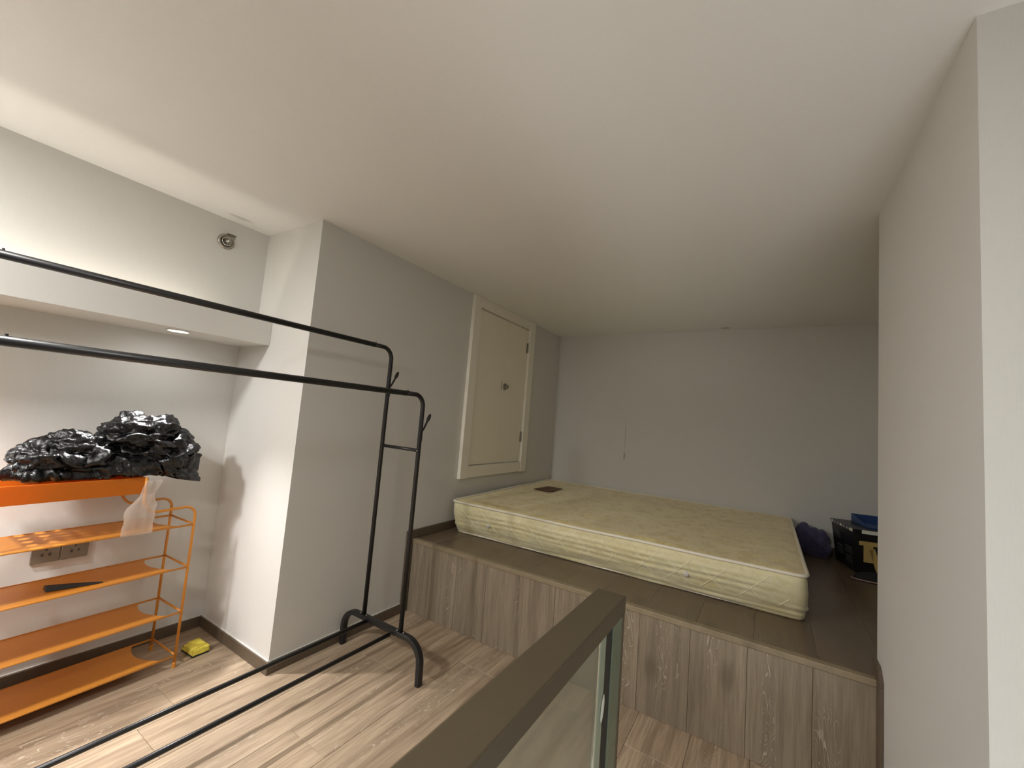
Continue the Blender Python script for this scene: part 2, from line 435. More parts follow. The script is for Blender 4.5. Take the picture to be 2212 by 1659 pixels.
# ------------------------------------------------------------------ access hatch in the left wall
ha = empty('access_hatch', (0, 2.93, .80), 'cream two-leaf cupboard hatch with framed edge, set high in the grey left wall', 'hatch')
hy0, hy1, hz0, hz1 = 2.446, 3.415, .796, 2.1995
iy0, iy1, iz0, iz1 = 2.535, 3.322, .886, 2.118
FT = .030
def HP(o): o.location = -Vector(ha.location); return o
def fr(name, y0, y1, z0, z1, t=FT): return HP(obj(name, bx(.0005, t, y0, y1, z0, z1, bev=.002), m_cream, ha))
fr('frame_stile', hy0, iy0, hz0, hz1); fr('frame_stile', iy1, hy1, hz0, hz1)
fr('frame_rail', iy0+.0005, iy1-.0005, hz0+.004, iz0, FT-.004); fr('frame_rail', iy0+.0005, iy1-.0005, iz1, hz1, FT-.004)
ym = 2.945
m_door = simple('cream_door_paint', (.84, .80, .67), .35, var=.03, vscale=6)
l1 = HP(obj('door_leaf', bx(.001, .0075, iy0+.002, ym-.001, iz0+.006, iz1-.007, bev=.0015), m_door, ha))
l2 = HP(obj('door_leaf', bx(.001, .006, ym+.001, iy1-.004, iz0+.006, iz1-.007, bev=.0015), m_door, ha))
def hinge(leaf, y, z):
    bm = tube([(.0145, y, z-.045), (.0145, y, z+.045)], .006, 10)
    for q in (-.045, -.015, .015, .045): bmesh.ops.create_cone(bm, cap_ends=True, segments=10, radius1=.0072, radius2=.0072, depth=.002, matrix=Matrix.Translation((.0145, y, z+q)))
    box(bm, .0078, .0098, y-.012, y+.012, z-.045, z+.045)
    obj('hinge', bm, m_nickel, leaf)
hinge(l1, iy0+.008, 1.93); hinge(l1, iy0+.006, 1.115); hinge(l2, iy1-.008, 1.94); hinge(l2, iy1-.006, 1.115)
bm = lathe([(.030, .0175), (.030, .021), (.025, .024), (.011, .024), (.010, .032), (.015, .038), (.018, .045), (.015, .050), (.003, .052)], 'x')
for v in bm.verts: v.co += Vector((-.0113, 2.985, 1.540))
obj('knob', bm, m_nickel, l2, smooth=True)
bm = bx(.0077, .0100, 2.925, 2.931, 1.505, 1.580); obj('latch_plate', bm, m_nickel, l1)

# ------------------------------------------------------------------ black double clothes rack
cr = empty('garment_rack', (.31, .80, 0), 'black metal double-rail clothes rack standing in front of the grey wall', 'rack')
CRL = -Vector(cr.location)
def CR(o): o.location = CRL; return o
yA, yB = 1.555, .045
RX = .18; RZ = 1.598; FX = .45; FZ = 1.351; R = .0112
for nm, x, z, lean in (('rear', RX, RZ, 0), ('front', FX, FZ, 0)):
    for ye, sg in ((yA, -1), (yB, 1)):
        yj = ye + sg*.125
        pts = rounded([(x, ye, .19), (x, ye, z), (x, yj, z)], .088, 9)
        CR(obj('upright_tube', tube(pts, R, 14), m_black, cr, smooth=True))
    jt = 1.43 if nm == 'rear' else 1.43
    CR(obj('hanging_rail', tube([(x, yB+.12, z), (x, yA-.12, z)], R+.0016, 14), m_black, cr, smooth=True))
    for yj in (yB+.125, yA-.125):
        bm = tube([(x, yj+.012, z+R), (x, yj+.012, z+R+.006)], .003, 8); CR(obj('lock_pin', bm, m_black, cr))
for ye in (yA, yB):
    sg = 1 if ye == yA else -1
    prof = [(-.010, -.015), (.010, -.015), (.012, -.012), (.012, .012), (.010, .015), (-.010, .015), (-.012, .012), (-.012, -.012)]
    pts = rounded([(.036, ye, .001), (.030, ye, .183), (.588, ye, .183), (.594, ye, .001)], .105, 10)
    bm = sweep(bmesh.new(), pts, prof, up0=(1, 0, 0))
    f = CR(obj('foot_arch', bm, m_black, cr))
    CR(obj('cross_bar', tube([(RX+.008, ye, 1.071), (FX-.008, ye, 1.071)], .0085, 12), m_black, cr, smooth=True))
    for x in (RX, FX):
        for dx in (-.020, .022):
            bm = bmesh.new(); bmesh.ops.create_uvsphere(bm, u_segments=10, v_segments=6, radius=.0042)
            for v in bm.verts: v.co += Vector((x+dx, ye-.004*sg, .197))
            obj('bolt', bm, m_chrome, f, smooth=True)
    bm = bmesh.new(); bmesh.ops.create_uvsphere(bm, u_segments=10, v_segments=6, radius=.0035)
    for v in bm.verts: v.co += Vector((FX, ye-R*sg*1.0, 1.071))
    CR(obj('screw_head', bm, m_chrome, cr, smooth=True))
    for x, zb in ((RX, 1.345), (FX, 1.125)):
        # coat hook: strap on the tube, stem and leaf-shaped tip
        bm = box(bmesh.new(), x-.005, x+.005, min(ye+sg*R, ye+sg*(R+.003)), max(ye+sg*R, ye+sg*(R+.003)), zb-.01, zb+.06, bev=.001)
        sweep(bm, [(x, ye+sg*(R+.002), zb+.045), (x, ye+sg*(R+.012), zb+.058), (x, ye+sg*(R+.024), zb+.080), (x, ye+sg*(R+.034), zb+.10)], circ(.005, 8))
        q = bmesh.ops.create_uvsphere(bm, u_segments=12, v_segments=8, radius=1)
        rot = Matrix.Rotation(-sg*.45, 3, 'X')
        for v in q['verts']:
            c = Vector((v.co.x*.010, v.co.y*.009, v.co.z*.025)); v.co = rot @ c + Vector((x, ye+sg*(R+.040), zb+.112))
        CR(obj('coat_hook', bm, m_black, cr, smooth=True))
for x, z in ((.219, .179), (.389, .170)):
    CR(obj('lower_rail', tube([(x, yB+.012, z-.004), (x, yA-.012, z-.004)], .0092, 12), m_black, cr, smooth=True))

# ------------------------------------------------------------------ orange shoe rack
SR_ANG = math.radians(3.0)
sr = empty('shoe_rack', (-.362, .945, 0), 'orange metal shoe rack with stepped side and perforated top tray, against the alcove wall', 'rack', rz=SR_ANG)
# local frame: +x towards the room, -y to the left of the picture; right-hand end at y=0
D = .235; L = .86
def S_(o): return o
levels = (.052, .247, .452, .648)
for ye, sg in ((0, -1), (-L, 1)):
    for x in (0, -D):
        pts = rounded([(x, ye, 0.001), (x, ye, .738), (x, ye+sg*.175, .728), (x, ye+sg*.205, .775), (x, ye+sg*.208, .885)], [.045, .055, .04], 6)
        obj('frame_tube', tube(pts, .0058, 10), m_orange, sr, smooth=True)
        obj('foot_cap', lathe([(.0078, .0), (.0078, .022), (.006, .024)], 'z', 12), m_orange, sr).location = (x, ye, 0)
    for z in levels:
        obj('end_bar', tube([(0, ye, z+.002), (-D, ye, z+.002)], .0045, 8), m_orange, sr, smooth=True)
for z in levels:
    # plate with scooped ends inside a wire frame
    t = .0016; bm = bmesh.new(); N = 14
    x0, x1 = -D+.002, -.002
    def endy(u): return -.055 - .045*math.sin(math.pi*min(1, max(0, u)))**.8*0.9 - .02*(1-u)
    top = []; 
    cols = []
    for i in range(N+1):
        u = i/N; x = x0+(x1-x0)*u
        yr = endy(u); yl = -L - yr
        cols.append([bm.verts.new((x, yl, z+t)), bm.verts.new((x, yr, z+t)), bm.verts.new((x, yl, z)), bm.verts.new((x, yr, z))])
    for a, b in zip(cols, cols[1:]):
        bm.faces.new((a[0], a[1], b[1], b[0])); bm.faces.new((a[2], b[2], b[3], a[3]))
        bm.faces.new((a[1], a[3], b[3], b[1])); bm.faces.new((a[0], b[0], b[2], a[2]))
    for c in (cols[0], cols[-1]): bm.faces.new((c[0], c[2], c[3], c[1]))
    # rolled front and back lips
    obj('shelf', bm, m_orange, sr)
    obj('front_rail', tube([(0, 0, z), (0, -L, z)], .0045, 8), m_orange, sr, smooth=True)
    obj('back_rail', tube([(-D, 0, z), (-D, -L, z)], .0045, 8), m_orange, sr, smooth=True)
# top tray: perforated floor with flower holes, lips on four sides
k_ = NT('orange_tray_plastic'); k_.b.inputs['Base Color'].default_value = (.70, .23, .02, 1); k_.set(Roughness=.4)
tr = k_.n('ShaderNodeBsdfTranslucent'); tr.inputs[0].default_value = (.85, .22, .015, 1)
mx = k_.n('ShaderNodeMixShader'); mx.inputs[0].default_value = .45
k_.l(k_.b.outputs[0], mx.inputs[1]); k_.l(tr.outputs[0], mx.inputs[2]); k_.l(mx.outputs[0], k_.t.nodes['Material Output'].inputs[0])
m_tray = k_.m
ty = empty_parent = None
tz = .818; ty0, ty1 = -L+.195, -.205
bm = bmesh.new(); cell = .042
nx = 5; ny = int((ty1-ty0)/cell); cx = (D-.01)/nx; cy = (ty1-ty0)/ny; NS = 20
for i in range(nx):
    for j in range(ny):
        mx_, my_ = -D+.005+(i+.5)*cx, ty0+(j+.5)*cy
        outer = []; inner = []
        for q in range(NS):
            a = 2*math.pi*(q+.5)/NS; c, s = math.cos(a), math.sin(a)
            sc = .5/max(abs(c), abs(s)); outer.append(bm.verts.new((mx_+c*sc*cx, my_+s*sc*cy, tz)))
            rr = .0125*(.72+.38*abs(math.cos(2.5*a))); inner.append(bm.verts.new((mx_+c*rr, my_+s*rr, tz)))
        for q in range(NS): bm.faces.new((outer[q], outer[(q+1) % NS], inner[(q+1) % NS], inner[q]))
bmesh.ops.remove_doubles(bm, verts=bm.verts, dist=1e-5)
obj('tray_floor', bm, m_orange, sr)
obj('tray_front_lip', bx(-.004, -.001, ty0, ty1, tz-.002, tz+.068, bev=.001), m_tray, sr)
obj('tray_back_lip', bx(-D+.001, -D+.004, ty0, ty1, tz-.002, tz+.068, bev=.001), m_tray, sr)
obj('tray_end', bx(-D+.004, -.004, ty1-.003, ty1, tz, tz+.066), m_tray, sr)
obj('tray_end', bx(-D+.004, -.004, ty0, ty0+.003, tz, tz+.066), m_tray, sr)

# ------------------------------------------------------------------ black rubbish bag on the tray
def blob_mesh(ells, voxel, mat_name):
    bm = bmesh.new()
    for (c, r, rz) in ells:
        q = bmesh.ops.create_icosphere(bm, subdivisions=4, radius=1)
        R_ = Matrix.Rotation(rz, 3, 'X')
        for v in q['verts']: v.co = R_ @ Vector((v.co.x*r[0], v.co.y*r[1], v.co.z*r[2])) + Vector(c)
    me = bpy.data.meshes.new(mat_name); bm.to_mesh(me); bm.free()
    o = bpy.data.objects.new('tmp', me); COL.objects.link(o)
    md = o.modifiers.new('r', 'REMESH'); md.mode = 'VOXEL'; md.voxel_size = voxel
    dg = bpy.context.evaluated_depsgraph_get(); me2 = bpy.data.meshes.new_from_object(o.evaluated_get(dg))
    bpy.data.objects.remove(o); return me2
def ridged(p, sc, off):
    return 1-abs(2*(noise.noise(p*sc+Vector(off))*.5+.5)-1)*2
def crumple(me, amps, floor_z=None, aniso=(1, 1, 1)):
    ns = [v.normal.copy() for v in me.vertices]
    for v, nrm in zip(me.vertices, ns):
        p = v.co.copy(); q = Vector((p.x*aniso[0], p.y*aniso[1], p.z*aniso[2]))
        q += Vector((noise.noise(p*9), noise.noise(p*9+Vector((5, 1, 2))), noise.noise(p*9+Vector((1, 9, 4)))))*.05
        d = 0
        for k_, (sc, amp) in enumerate(amps):
            d += amp*(1-2.6*abs(noise.noise(q*sc+Vector((k_*7.3, 3.1, k_*1.7)))))
        v.co = p + nrm*d
    if floor_z is not None:
        for v in me.vertices:
            if v.co.z < floor_z: v.co.z = floor_z + (v.co.z-floor_z)*.0
    me.update()
bag = blob_mesh([((-.47, .445, .968), (.090, .078, .052), -.05), ((-.47, .52, .985), (.10, .085, .060), .15),
                 ((-.46, .575, .975), (.095, .06, .062), 0), ((-.47, .695, 1.045), (.105, .080, .088), -.1), ((-.47, .77, 1.03), (.115, .075, .098), -.35),
                 ((-.47, .845, .985), (.11, .068, .092), -.25), ((-.46, .885, .925), (.09, .045, .070), 0), ((-.47, .65, .935), (.105, .245, .046), .02),
                 ((-.45, .44, .905), (.075, .080, .018), 0)], .0046, 'rubbish_bag')
crumple(bag, [(8, .020), (17, .017), (38, .009), (80, .003)], floor_z=.8885, aniso=(1, .7, 1.8))
for v in bag.vertices:       # the right-hand part sags over the end of the tray
    if v.co.y > .76 and v.co.z < .95:
        v.co.z -= (v.co.y-.76)*.22
k_ = NT('black_bin_liner'); k_.set(Roughness=.15); k_.b.inputs['Base Color'].default_value = (.004, .004, .0045, 1)
k_.b.inputs['Coat Weight'].default_value = .0; k_.b.inputs['Coat Roughness'].default_value = .08
v_ = k_.coord('Object'); wv = k_.noise(v_, 60, 5, .6, 1.2); k_.bump(wv, .5, .006)
m_bag = k_.m
tag(obj('rubbish_bag', bag, m_bag, smooth=True), 'crumpled glossy black plastic rubbish bag lying on top of the orange rack', 'bag')

# clear plastic bag hung on the step of the rack
k_ = NT('clear_polythene'); k_.b.inputs['Base Color'].default_value = (.80, .72, .64, 1); k_.set(Roughness=.3)
tb = k_.n('ShaderNodeBsdfTransparent'); tl = k_.n('ShaderNodeBsdfTranslucent'); tl.inputs[0].default_value = (.8, .72, .64, 1)
m1 = k_.n('ShaderNodeMixShader'); m1.inputs[0].default_value = .4; k_.l(k_.b.outputs[0], m1.inputs[1]); k_.l(tl.outputs[0], m1.inputs[2])
m2 = k_.n('ShaderNodeMixShader'); m2.inputs[0].default_value = .68; k_.l(m1.outputs[0], m2.inputs[1]); k_.l(tb.outputs[0], m2.inputs[2])
k_.l(m2.outputs[0], k_.t.nodes['Material Output'].inputs[0]); k_.bump(k_.noise(k_.coord(), 45, 4), .6, .006)
bm = bmesh.new(); NU, NV = 26, 40; gr = []
for j in range(NV+1):
    w_ = j/NV; z = .652 + w_*.225; row = []
    hw = .052 if w_ < .50 else .052-.026*min(1, (w_-.5)/.2)
    cyy = .722 + .022*max(0, w_-.45)/.55*1.4
    th = .012 + .016*math.sin(math.pi*min(1, w_*1.3)) if w_ < .75 else .011
    for i in range(NU):
        a = 2*math.pi*i/NU
        p = Vector((-.318 + math.sin(a)*th, cyy + math.cos(a)*hw, z))
        d = noise.noise(Vector((p.x*30, p.y*45, p.z*14)))*.010
        p.x += d; p.y += noise.noise(p*30)*.006
        row.append(bm.verts.new(p))
    gr.append(row)
for a, b in zip(gr, gr[1:]):
    for i in range(NU): bm.faces.new((a[i], a[(i+1) % NU], b[(i+1) % NU], b[i]))
bm.faces.new(gr[0][::-1])
tag(obj('clear_plastic_bag', bm, k_.m, smooth=True), 'thin translucent plastic bag hanging on the right-hand step of the orange rack', 'bag')

# dark tapered strip on the third shelf down
bm = bmesh.new(); prof = []
pts = [(-.432, .498, .020), (-.42, .54, .017), (-.408, .58, .013), (-.396, .62, .009), (-.386, .655, .003)]
top, bot = [], []
A = []
for x, y, h in pts:
    A.append([bm.verts.new((x-h, y, .4565)), bm.verts.new((x+h, y, .4565)), bm.verts.new((x+h*.7, y, .4565+h*.75)), bm.verts.new((x-h*.7, y, .4565+h*.75))])
for a, b in zip(A, A[1:]):
    for i in range(4): bm.faces.new((a[i], a[(i+1) % 4], b[(i+1) % 4], b[i]))
bm.faces.new(A[0][::-1]); bm.faces.new(A[-1])
tag(obj('shoehorn', bm, simple('black_plastic', (.018, .014, .012), .45)), 'black tapered strip like a shoehorn lying on a middle shelf of the orange rack', 'shoehorn')

# double socket plate on the alcove wall
so = empty('wall_socket', (XL, .58, .535), 'taupe double socket plate on the alcove wall seen between the orange shelves', 'socket')
for yy in (-.045, .045):
    pl = obj('plate', bx(.0005, .009, yy-.043, yy+.043, -.043, .043, bev=.002), m_plug, so)
    for dy, dz in ((-.011, -.008), (.011, -.008), (0, .014)):
        obj('slot', bx(.0088, .0096, yy+dy-.0035, yy+dy+.0035, dz-.0015-.004, dz+.0015+.004), m_plugdark, pl)

# yellow sponge on the floor
k_ = NT('yellow_sponge'); vv = k_.coord(); nf = k_.noise(vv, 240, 3, .7)
vo = k_.n('ShaderNodeTexVoronoi'); vo.inputs['Scale'].default_value = 260; k_.l(vv, vo.inputs['Vector'])
c = k_.ramp(vo.outputs['Distance'], [(.0, (.50, .38, .03)), (.35, (.80, .66, .07)), (.8, (.88, .76, .13))])
k_.l(c, k_.b.inputs['Base Color']); k_.set(Roughness=.95); k_.bump(vo.outputs['Distance'], .8, .002)
se = empty('sponge', (-.432, 1.057, 0), 'yellow kitchen sponge with dark scouring underside on the floor beside the orange rack', 'sponge', rz=math.radians(93))
bm = bmesh.new(); box(bm, -.036, .036, -.053, .053, .0085, .034)
bmesh.ops.subdivide_edges(bm, edges=bm.edges[:], cuts=9, use_grid_fill=True)
for v in bm.verts:
    n3 = noise.noise(v.co*38)*.003 + noise.noise(v.co*110)*.0012
    if v.co.z > .03: v.co.z += .003*math.cos(v.co.x*40)*math.cos(v.co.y*28) + n3
    else: v.co.x += n3*.6; v.co.y += n3*.6
    if v.co.z > .02 and (v.co-Vector((-.034, .050, .034))).length < .02: v.co.z -= .010; v.co.x += .006
obj('foam', bm, k_.m, se, smooth=True)
obj('scouring_pad', bx(-.037, .037, -.054, .054, .0005, .0085, bev=.002), simple('dark_green_pad', (.012, .016, .010), .9, bump=.5, vscale=300), se)

# ------------------------------------------------------------------ mattress
FL, FR, BR, BL = Vector((.088, 2.318, 0)), Vector((2.108, 2.352, 0)), Vector((2.104, 4.000, 0)), Vector((.018, 4.000, 0))
MZ = .222
mt = empty('mattress', (1.09, 3.2, ZP), 'worn yellow brocade double mattress lying flat on the wooden platform', 'mattress')
mo = Vector(mt.location)
def mat_fabric(name, a, b, c, pscale, thread=None, bumpd=.003, sheen=.3, rough=.55):
    k = NT(name); v = k.coord('Object'); geo = k.n('ShaderNodeTexCoord')
    mp = k.n('ShaderNodeMapping'); mp.inputs['Scale'].default_value = (1, .75, 1); k.l(v, mp.inputs[0])
    f1 = k.noise(mp.outputs[0], pscale, 3, .5, 1.4)
    f2 = k.noise(mp.outputs[0], pscale*2.7, 4, .6, .8)
    vo = k.n('ShaderNodeTexVoronoi'); vo.feature = 'SMOOTH_F1'; vo.inputs['Scale'].default_value = pscale*.55; k.l(mp.outputs[0], vo.inputs['Vector'])
    m = k.math('ADD', k.math('MULTIPLY', f1, .6), k.math('MULTIPLY', vo.outputs['Distance'], .5))
    pat = k.ramp(m, [(.40, (0, 0, 0)), (.52, (1, 1, 1))])
    col = k.mix(k.math('MULTIPLY', pat, .75), a, b)
    col = k.mix(k.math('MULTIPLY', k.ramp(f2, [(.45, (0, 0, 0)), (.65, (1, 1, 1))]), .35), col, c)
    stain = k.noise(v, 2.2, 4, .6, .5)
    col = k.mix(k.math('MULTIPLY', k.ramp(stain, [(.45, (0, 0, 0)), (.7, (1, 1, 1))]), .3), col, tuple(x*y for x, y in zip(a, (.8, .70, .5))))
    k.l(col, k.b.inputs['Base Color']); k.set(Roughness=rough); k.b.inputs['Sheen Weight'].default_value = sheen
    k.bump(k.math('ADD', k.math('MULTIPLY', pat, .5), k.noise(v, pscale*6, 3)), .5, bumpd)
    return k
m_top = mat_fabric('gold_brocade', (.72, .58, .24), (.88, .76, .40), (.55, .42, .14), 26).m
kk = mat_fabric('gold_satin_side', (.78, .71, .42), (.84, .79, .54), (.64, .53, .24), 11, rough=.38, bumpd=.001)
m_side = kk.m
m_pipe = simple('cream_piping', (.80, .75, .62), .6, var=.06, vscale=50)
def bil(u, v): return (FL*(1-u)+FR*u)*(1-v) + (BL*(1-u)+BR*u)*v
# top panel, softly quilted, sagging a little towards the middle
bm = bmesh.new(); NX, NY = 110, 90; G = []
for j in range(NY+1):
    row = []
    for i in range(NX+1):
        u, v = i/NX, j/NY; p = bil(u, v)
        e = min(u, 1-u, v, 1-v)*2.0; edge = min(1, e/.05)
        q = .0045*abs(math.sin(p.x*math.pi/.165)*math.sin(p.y*math.pi/.165))**.6 + .007*noise.noise(p*3.1) + .004*noise.noise(p*9)
        wr = .0035*noise.noise(Vector((p.x*6, p.y*26, 1))) * (1 if u > .6 else .3)
        z = MZ - .004 + edge**.5*(.010+q+wr)
        row.append(bm.verts.new(Vector((p.x, p.y, z+ZP)) - mo))
    G.append(row)
for j in range(NY):
    for i in range(NX): bm.faces.new((G[j][i], G[j][i+1], G[j+1][i+1], G[j+1][i]))
obj('top_panel', bm, m_top, mt, smooth=True)
# side band: perimeter path at the top and a recessed one at the bottom
def rrect(c, r, n=6):
    out = []; m = len(c)
    for i in range(m):
        a, b, d = c[i-1], c[i], c[(i+1) % m]
        d1 = (a-b).normalized(); d2 = (d-b).normalized()
        for k_ in range(n+1):
            f = k_/n; out.append(b + d1*r*(1-f)**2 + d2*r*f**2)
    return out
def perim(c, r, step):
    q = rrect(c, r); out = []
    for i in range(len(q)):
        a, b = q[i], q[(i+1) % len(q)]; n = max(1, int((b-a).length/step))
        for k_ in range(n): out.append(a.lerp(b, k_/n))
    return out
cs_t = [FL, FR, BR, BL]
bshift = {0: Vector((.0, .070, 0)), 1: Vector((-.004, .088, 0)), 2: Vector((0, -.01, 0)), 3: Vector((.01, -.01, 0))}
P_top = perim(cs_t, .045, .0085)
def botpt(p):
    # same point on the recessed lower outline
    f = max(0, min(1, (p.y-2.33)/1.67)); x = (p.x-.088)/2.02
    return Vector((p.x, p.y + (.070+.02*x)*(1-f)**2.0 - .008*f, 0))
NVs = 34
bm = bmesh.new(); rows = []
cen = Vector((1.09, 3.2, 0))
stitch_pts = []
for j in range(NVs+1):
    w_ = j/NVs; row = []
    for idx, p in enumerate(P_top):
        b = botpt(p); q = p.lerp(b, 0 if w_ < .0 else (w_**1.5)*1.0)
        pa, pc = P_top[idx-1], P_top[(idx+1) % len(P_top)]
        tn = (pc-pa).normalized(); nrm = Vector((tn.y, -tn.x, 0))
        s = p.x if abs(nrm.y) > .7 else p.y
        bulge = .013*math.sin(math.pi*w_)**.8
        zz = 1-w_
        # diamond quilting: stitched lines pull in, short horizontal gathers between them
        t1 = abs(((s-1.48)/.165 + (zz-.5)*1.25) % 1 - .5)*2; t2 = abs(((s-1.48)/.165 - (zz-.5)*1.25) % 1 - .5)*2
        st = max(0, 1-min(1-t1, 1-t2)/.07)
        cellw = math.sin(math.pi*min(1, max(0, min(1-t1, 1-t2)*2.2)))
        gath = math.sin(zz*math.pi*2*7.0 + 2.2*noise.noise(Vector((s*2.5, 0, 0)))) * max(0, 1-abs(zz-.57)/.36) * min(1, max(0, min(s-.12, 2.04-s))/.18)*(1 if nrm.y < -.7 else .4)
        amp = .0052*(.35+.65*min(1, min(1-t1, 1-t2)*4)) * (.45+.55*(noise.noise(Vector((s*9, zz*6, 2)))+.5))
        low = .014*noise.noise(Vector((s*3.2, zz*13, 5)))*max(0, 1-zz*2.0) + .004*noise.noise(Vector((s*1.3, zz*5, 8)))
        d = bulge - .0028*st*(zz > .2) + gath*amp + low
        z = MZ*zz + .0015
        row.append(bm.verts.new(Vector((q.x, q.y, z+ZP)) + nrm*d - mo))
    rows.append(row)
m_ = len(P_top)
for a, b in zip(rows, rows[1:]):
    for i in range(m_): bm.faces.new((a[i], a[(i+1) % m_], b[(i+1) % m_], b[i]))
bm.faces.new(rows[-1])
obj('side_band', bm, m_side, mt, smooth=True)
def ringtube(pts, r, n=8):
    bm = bmesh.new(); R_ = []
    m = len(pts)
    for i, p in enumerate(pts):
        t = (pts[(i+1) % m]-pts[i-1]).normalized(); nn = Vector((t.y, -t.x, 0)).normalized(); bb = t.cross(nn)
        R_.append([bm.verts.new(p+nn*(r*math.cos(2*math.pi*k_/n))+bb*(r*math.sin(2*math.pi*k_/n))) for k_ in range(n)])
    for i in range(m):
        for k_ in range(n): bm.faces.new((R_[i][k_], R_[i][(k_+1) % n], R_[(i+1) % m][(k_+1) % n], R_[(i+1) % m][k_]))
    return bm
def outn(P, i):
    t = (P[(i+1) % len(P)]-P[i-1]).normalized(); return Vector((t.y, -t.x, 0))
obj('top_piping', ringtube([Vector((p.x, p.y, ZP+MZ+.001+.003*noise.noise(p*4)))+outn(P_top, i)*.006-mo for i, p in enumerate(P_top)], .0085), m_pipe, mt, smooth=True)
obj('bottom_piping', ringtube([Vector((b.x, b.y, ZP+.0085+.002*noise.noise(b*5)))-mo for b in map(botpt, P_top)], .0062), m_pipe, mt, smooth=True)
# stitched diamond thread on the front band
m_thread = simple('pale_stitch_thread', (.88, .84, .66), .6)
bmt = bmesh.new()
front_idx = [i for i, p in enumerate(P_top) if p.y < 2.36 and .14 < p.x < 2.06]
def side_point(x, zz, out=.0015):
    fi = min(front_idx, key=lambda i: abs(P_top[i].x-x)); j = min(NVs, max(0, round((1-zz)*NVs)))
    i2 = fi+1 if P_top[fi].x < x else fi-1
    j0 = int((1-zz)*NVs); fj = (1-zz)*NVs-j0
    A_, B_ = SV[j0][fi], SV[min(NVs, j0+1)][fi]
    c = A_.lerp(B_, fj); return Vector((x, c.y-out, c.z))
SV = None
sb = [o for o in mt.children if o.name.startswith('side_band')][0]
vs = [v.co.copy() for v in sb.data.vertices]
SV = [vs[j*m_:(j+1)*m_] for j in range(NVs+1)]
MX = mo.x
for k_ in range(-9, 6):
    for sgn in (1, -1):
        pts = []
        for q in range(13):
            zz = .24+.62*q/12; x = 1.48+.165*k_ + .165/2 + sgn*(zz-.5)*1.25*.165
            if .15 < x < 2.05:
                fi = min(front_idx, key=lambda i: abs(P_top[i].x-x))
                jf = (1-zz)*NVs; j0 = int(jf); c = SV[j0][fi].lerp(SV[j0+1][fi], jf-j0)
                pts.append(Vector((x-MX, c.y-.0006, c.z)))
        if len(pts) > 3: sweep(bmt, pts, circ(.0017, 5))
o = obj('quilting_thread', bmt, m_thread, mt, smooth=True)
# vent buttons
for x, zz in ((.385, .45), (1.607, .47)):
    fi = min(front_idx, key=lambda i: abs(P_top[i].x-x)); c = SV[int((1-zz)*NVs)][fi]
    bm = lathe([(.0135, .004), (.0135, -.002), (.011, -.004), (.006, -.003), (.004, -.0055), (.001, -.006)], 'y', 18)
    for v in bm.verts: v.co += Vector((x-MX, c.y-.001, c.z))
    obj('vent_button', bm, simple('white_vent', (.66, .63, .58), .4), mt, smooth=True)
# brown woven label sewn on the top
k_ = NT('brown_label'); v_ = k_.coord('Object'); f_ = k_.noise(v_, 45, 3, .6, .5)
k_.l(k_.ramp(f_, [(.4, (.075, .022, .009)), (.62, (.17, .065, .02))]), k_.b.inputs['Base Color']); k_.set(Roughness=.5)
bm = bmesh.new(); q = [Vector((.24, 3.213, 0)), Vector((.398, 3.20, 0)), Vector((.395, 3.475, 0)), Vector((.252, 3.463, 0))]
ang = 0; g2 = []
for j in range(9):
    row = []
    for i in range(9):
        u, v = i/8, j/8; p = (q[0]*(1-u)+q[1]*u)*(1-v)+(q[3]*(1-u)+q[2]*u)*v
        row.append(bm.verts.new(Vector((p.x, p.y, ZP+MZ+.0185+.002*noise.noise(p*9)))-mo))
    g2.append(row)
for j in range(8):
    for i in range(8): bm.faces.new((g2[j][i], g2[j][i+1], g2[j+1][i+1], g2[j+1][i]))
o = obj('woven_label', bm, k_.m, mt); o['label'] = 'dark brown woven label sewn on the top'
md = o.modifiers.new('s', 'SOLIDIFY'); md.thickness = .002

# ------------------------------------------------------------------ things in the niche on the right
cth = math.radians(13)
ck = empty('storage_crate', (2.37, 3.925, ZP+.002), 'black plastic storage crate with taped lid in the niche beyond the right wall corner', 'crate', rz=cth)
m_cblack = simple('black_crate_plastic', (.010, .010, .010), .35)
m_grey = simple('smoked_plastic', (.035, .037, .034), .3)
W_, D_, HH = .40, .34, .262
bm = bmesh.new(); lo = []; hi = []
# local: x 0..W to the right, y -D..0 towards the camera; tapers downwards
for z, ins in ((.001, .012), (HH, -.010)):
    hi.append([bm.verts.new(c) for c in ((ins, -D_+ins, z), (W_-ins, -D_+ins, z), (W_-ins, -ins, z), (ins, -ins, z))])
for i in range(4): bm.faces.new((hi[0][i], hi[0][(i+1) % 4], hi[1][(i+1) % 4], hi[1][i]))
bm.faces.new(hi[0][::-1]); bm.faces.new(hi[1])
obj('crate_body', bm, m_cblack, ck)
for y0, y1, z0, z1 in ((-.13, -.06, .17, .215), (-.30, -.20, .105, .150), (-.29, -.20, .045, .090), (-.15, -.07, .07, .13)):
    zc = (z0+z1)/2; ins = .012-.022*zc/HH
    obj('side_rib', bx(ins-.004, ins+.004, y0, y1, z0, z1, bev=.0015), m_grey, ck)
lid = obj('lid', bx(-.018, W_+.018, -D_-.018, .010, HH, HH+.022, bev=.003), m_cblack, ck)
m_lab = simple('pale_sticker', (.80, .82, .70), .5); m_lab2 = simple('grey_tape', (.36, .36, .38), .5)
for i in range(7):
    y0 = -.012-i*.048; obj('rim_sticker', bx(-.0192, -.0178, y0-.030, y0, HH+.003, HH+.019), m_lab2 if i % 3 else m_lab, lid)
obj('rim_sticker', bx(-.0192, -.0178, -D_-.010, -D_+.018, HH+.002, HH+.021), m_lab, lid)
obj('front_sticker', bx(.030, W_-.03, -D_-.0195, -D_-.0178, HH-.002, HH+.021), m_lab, lid)
m_tape = simple('yellow_tape', (.50, .36, .12), .45)
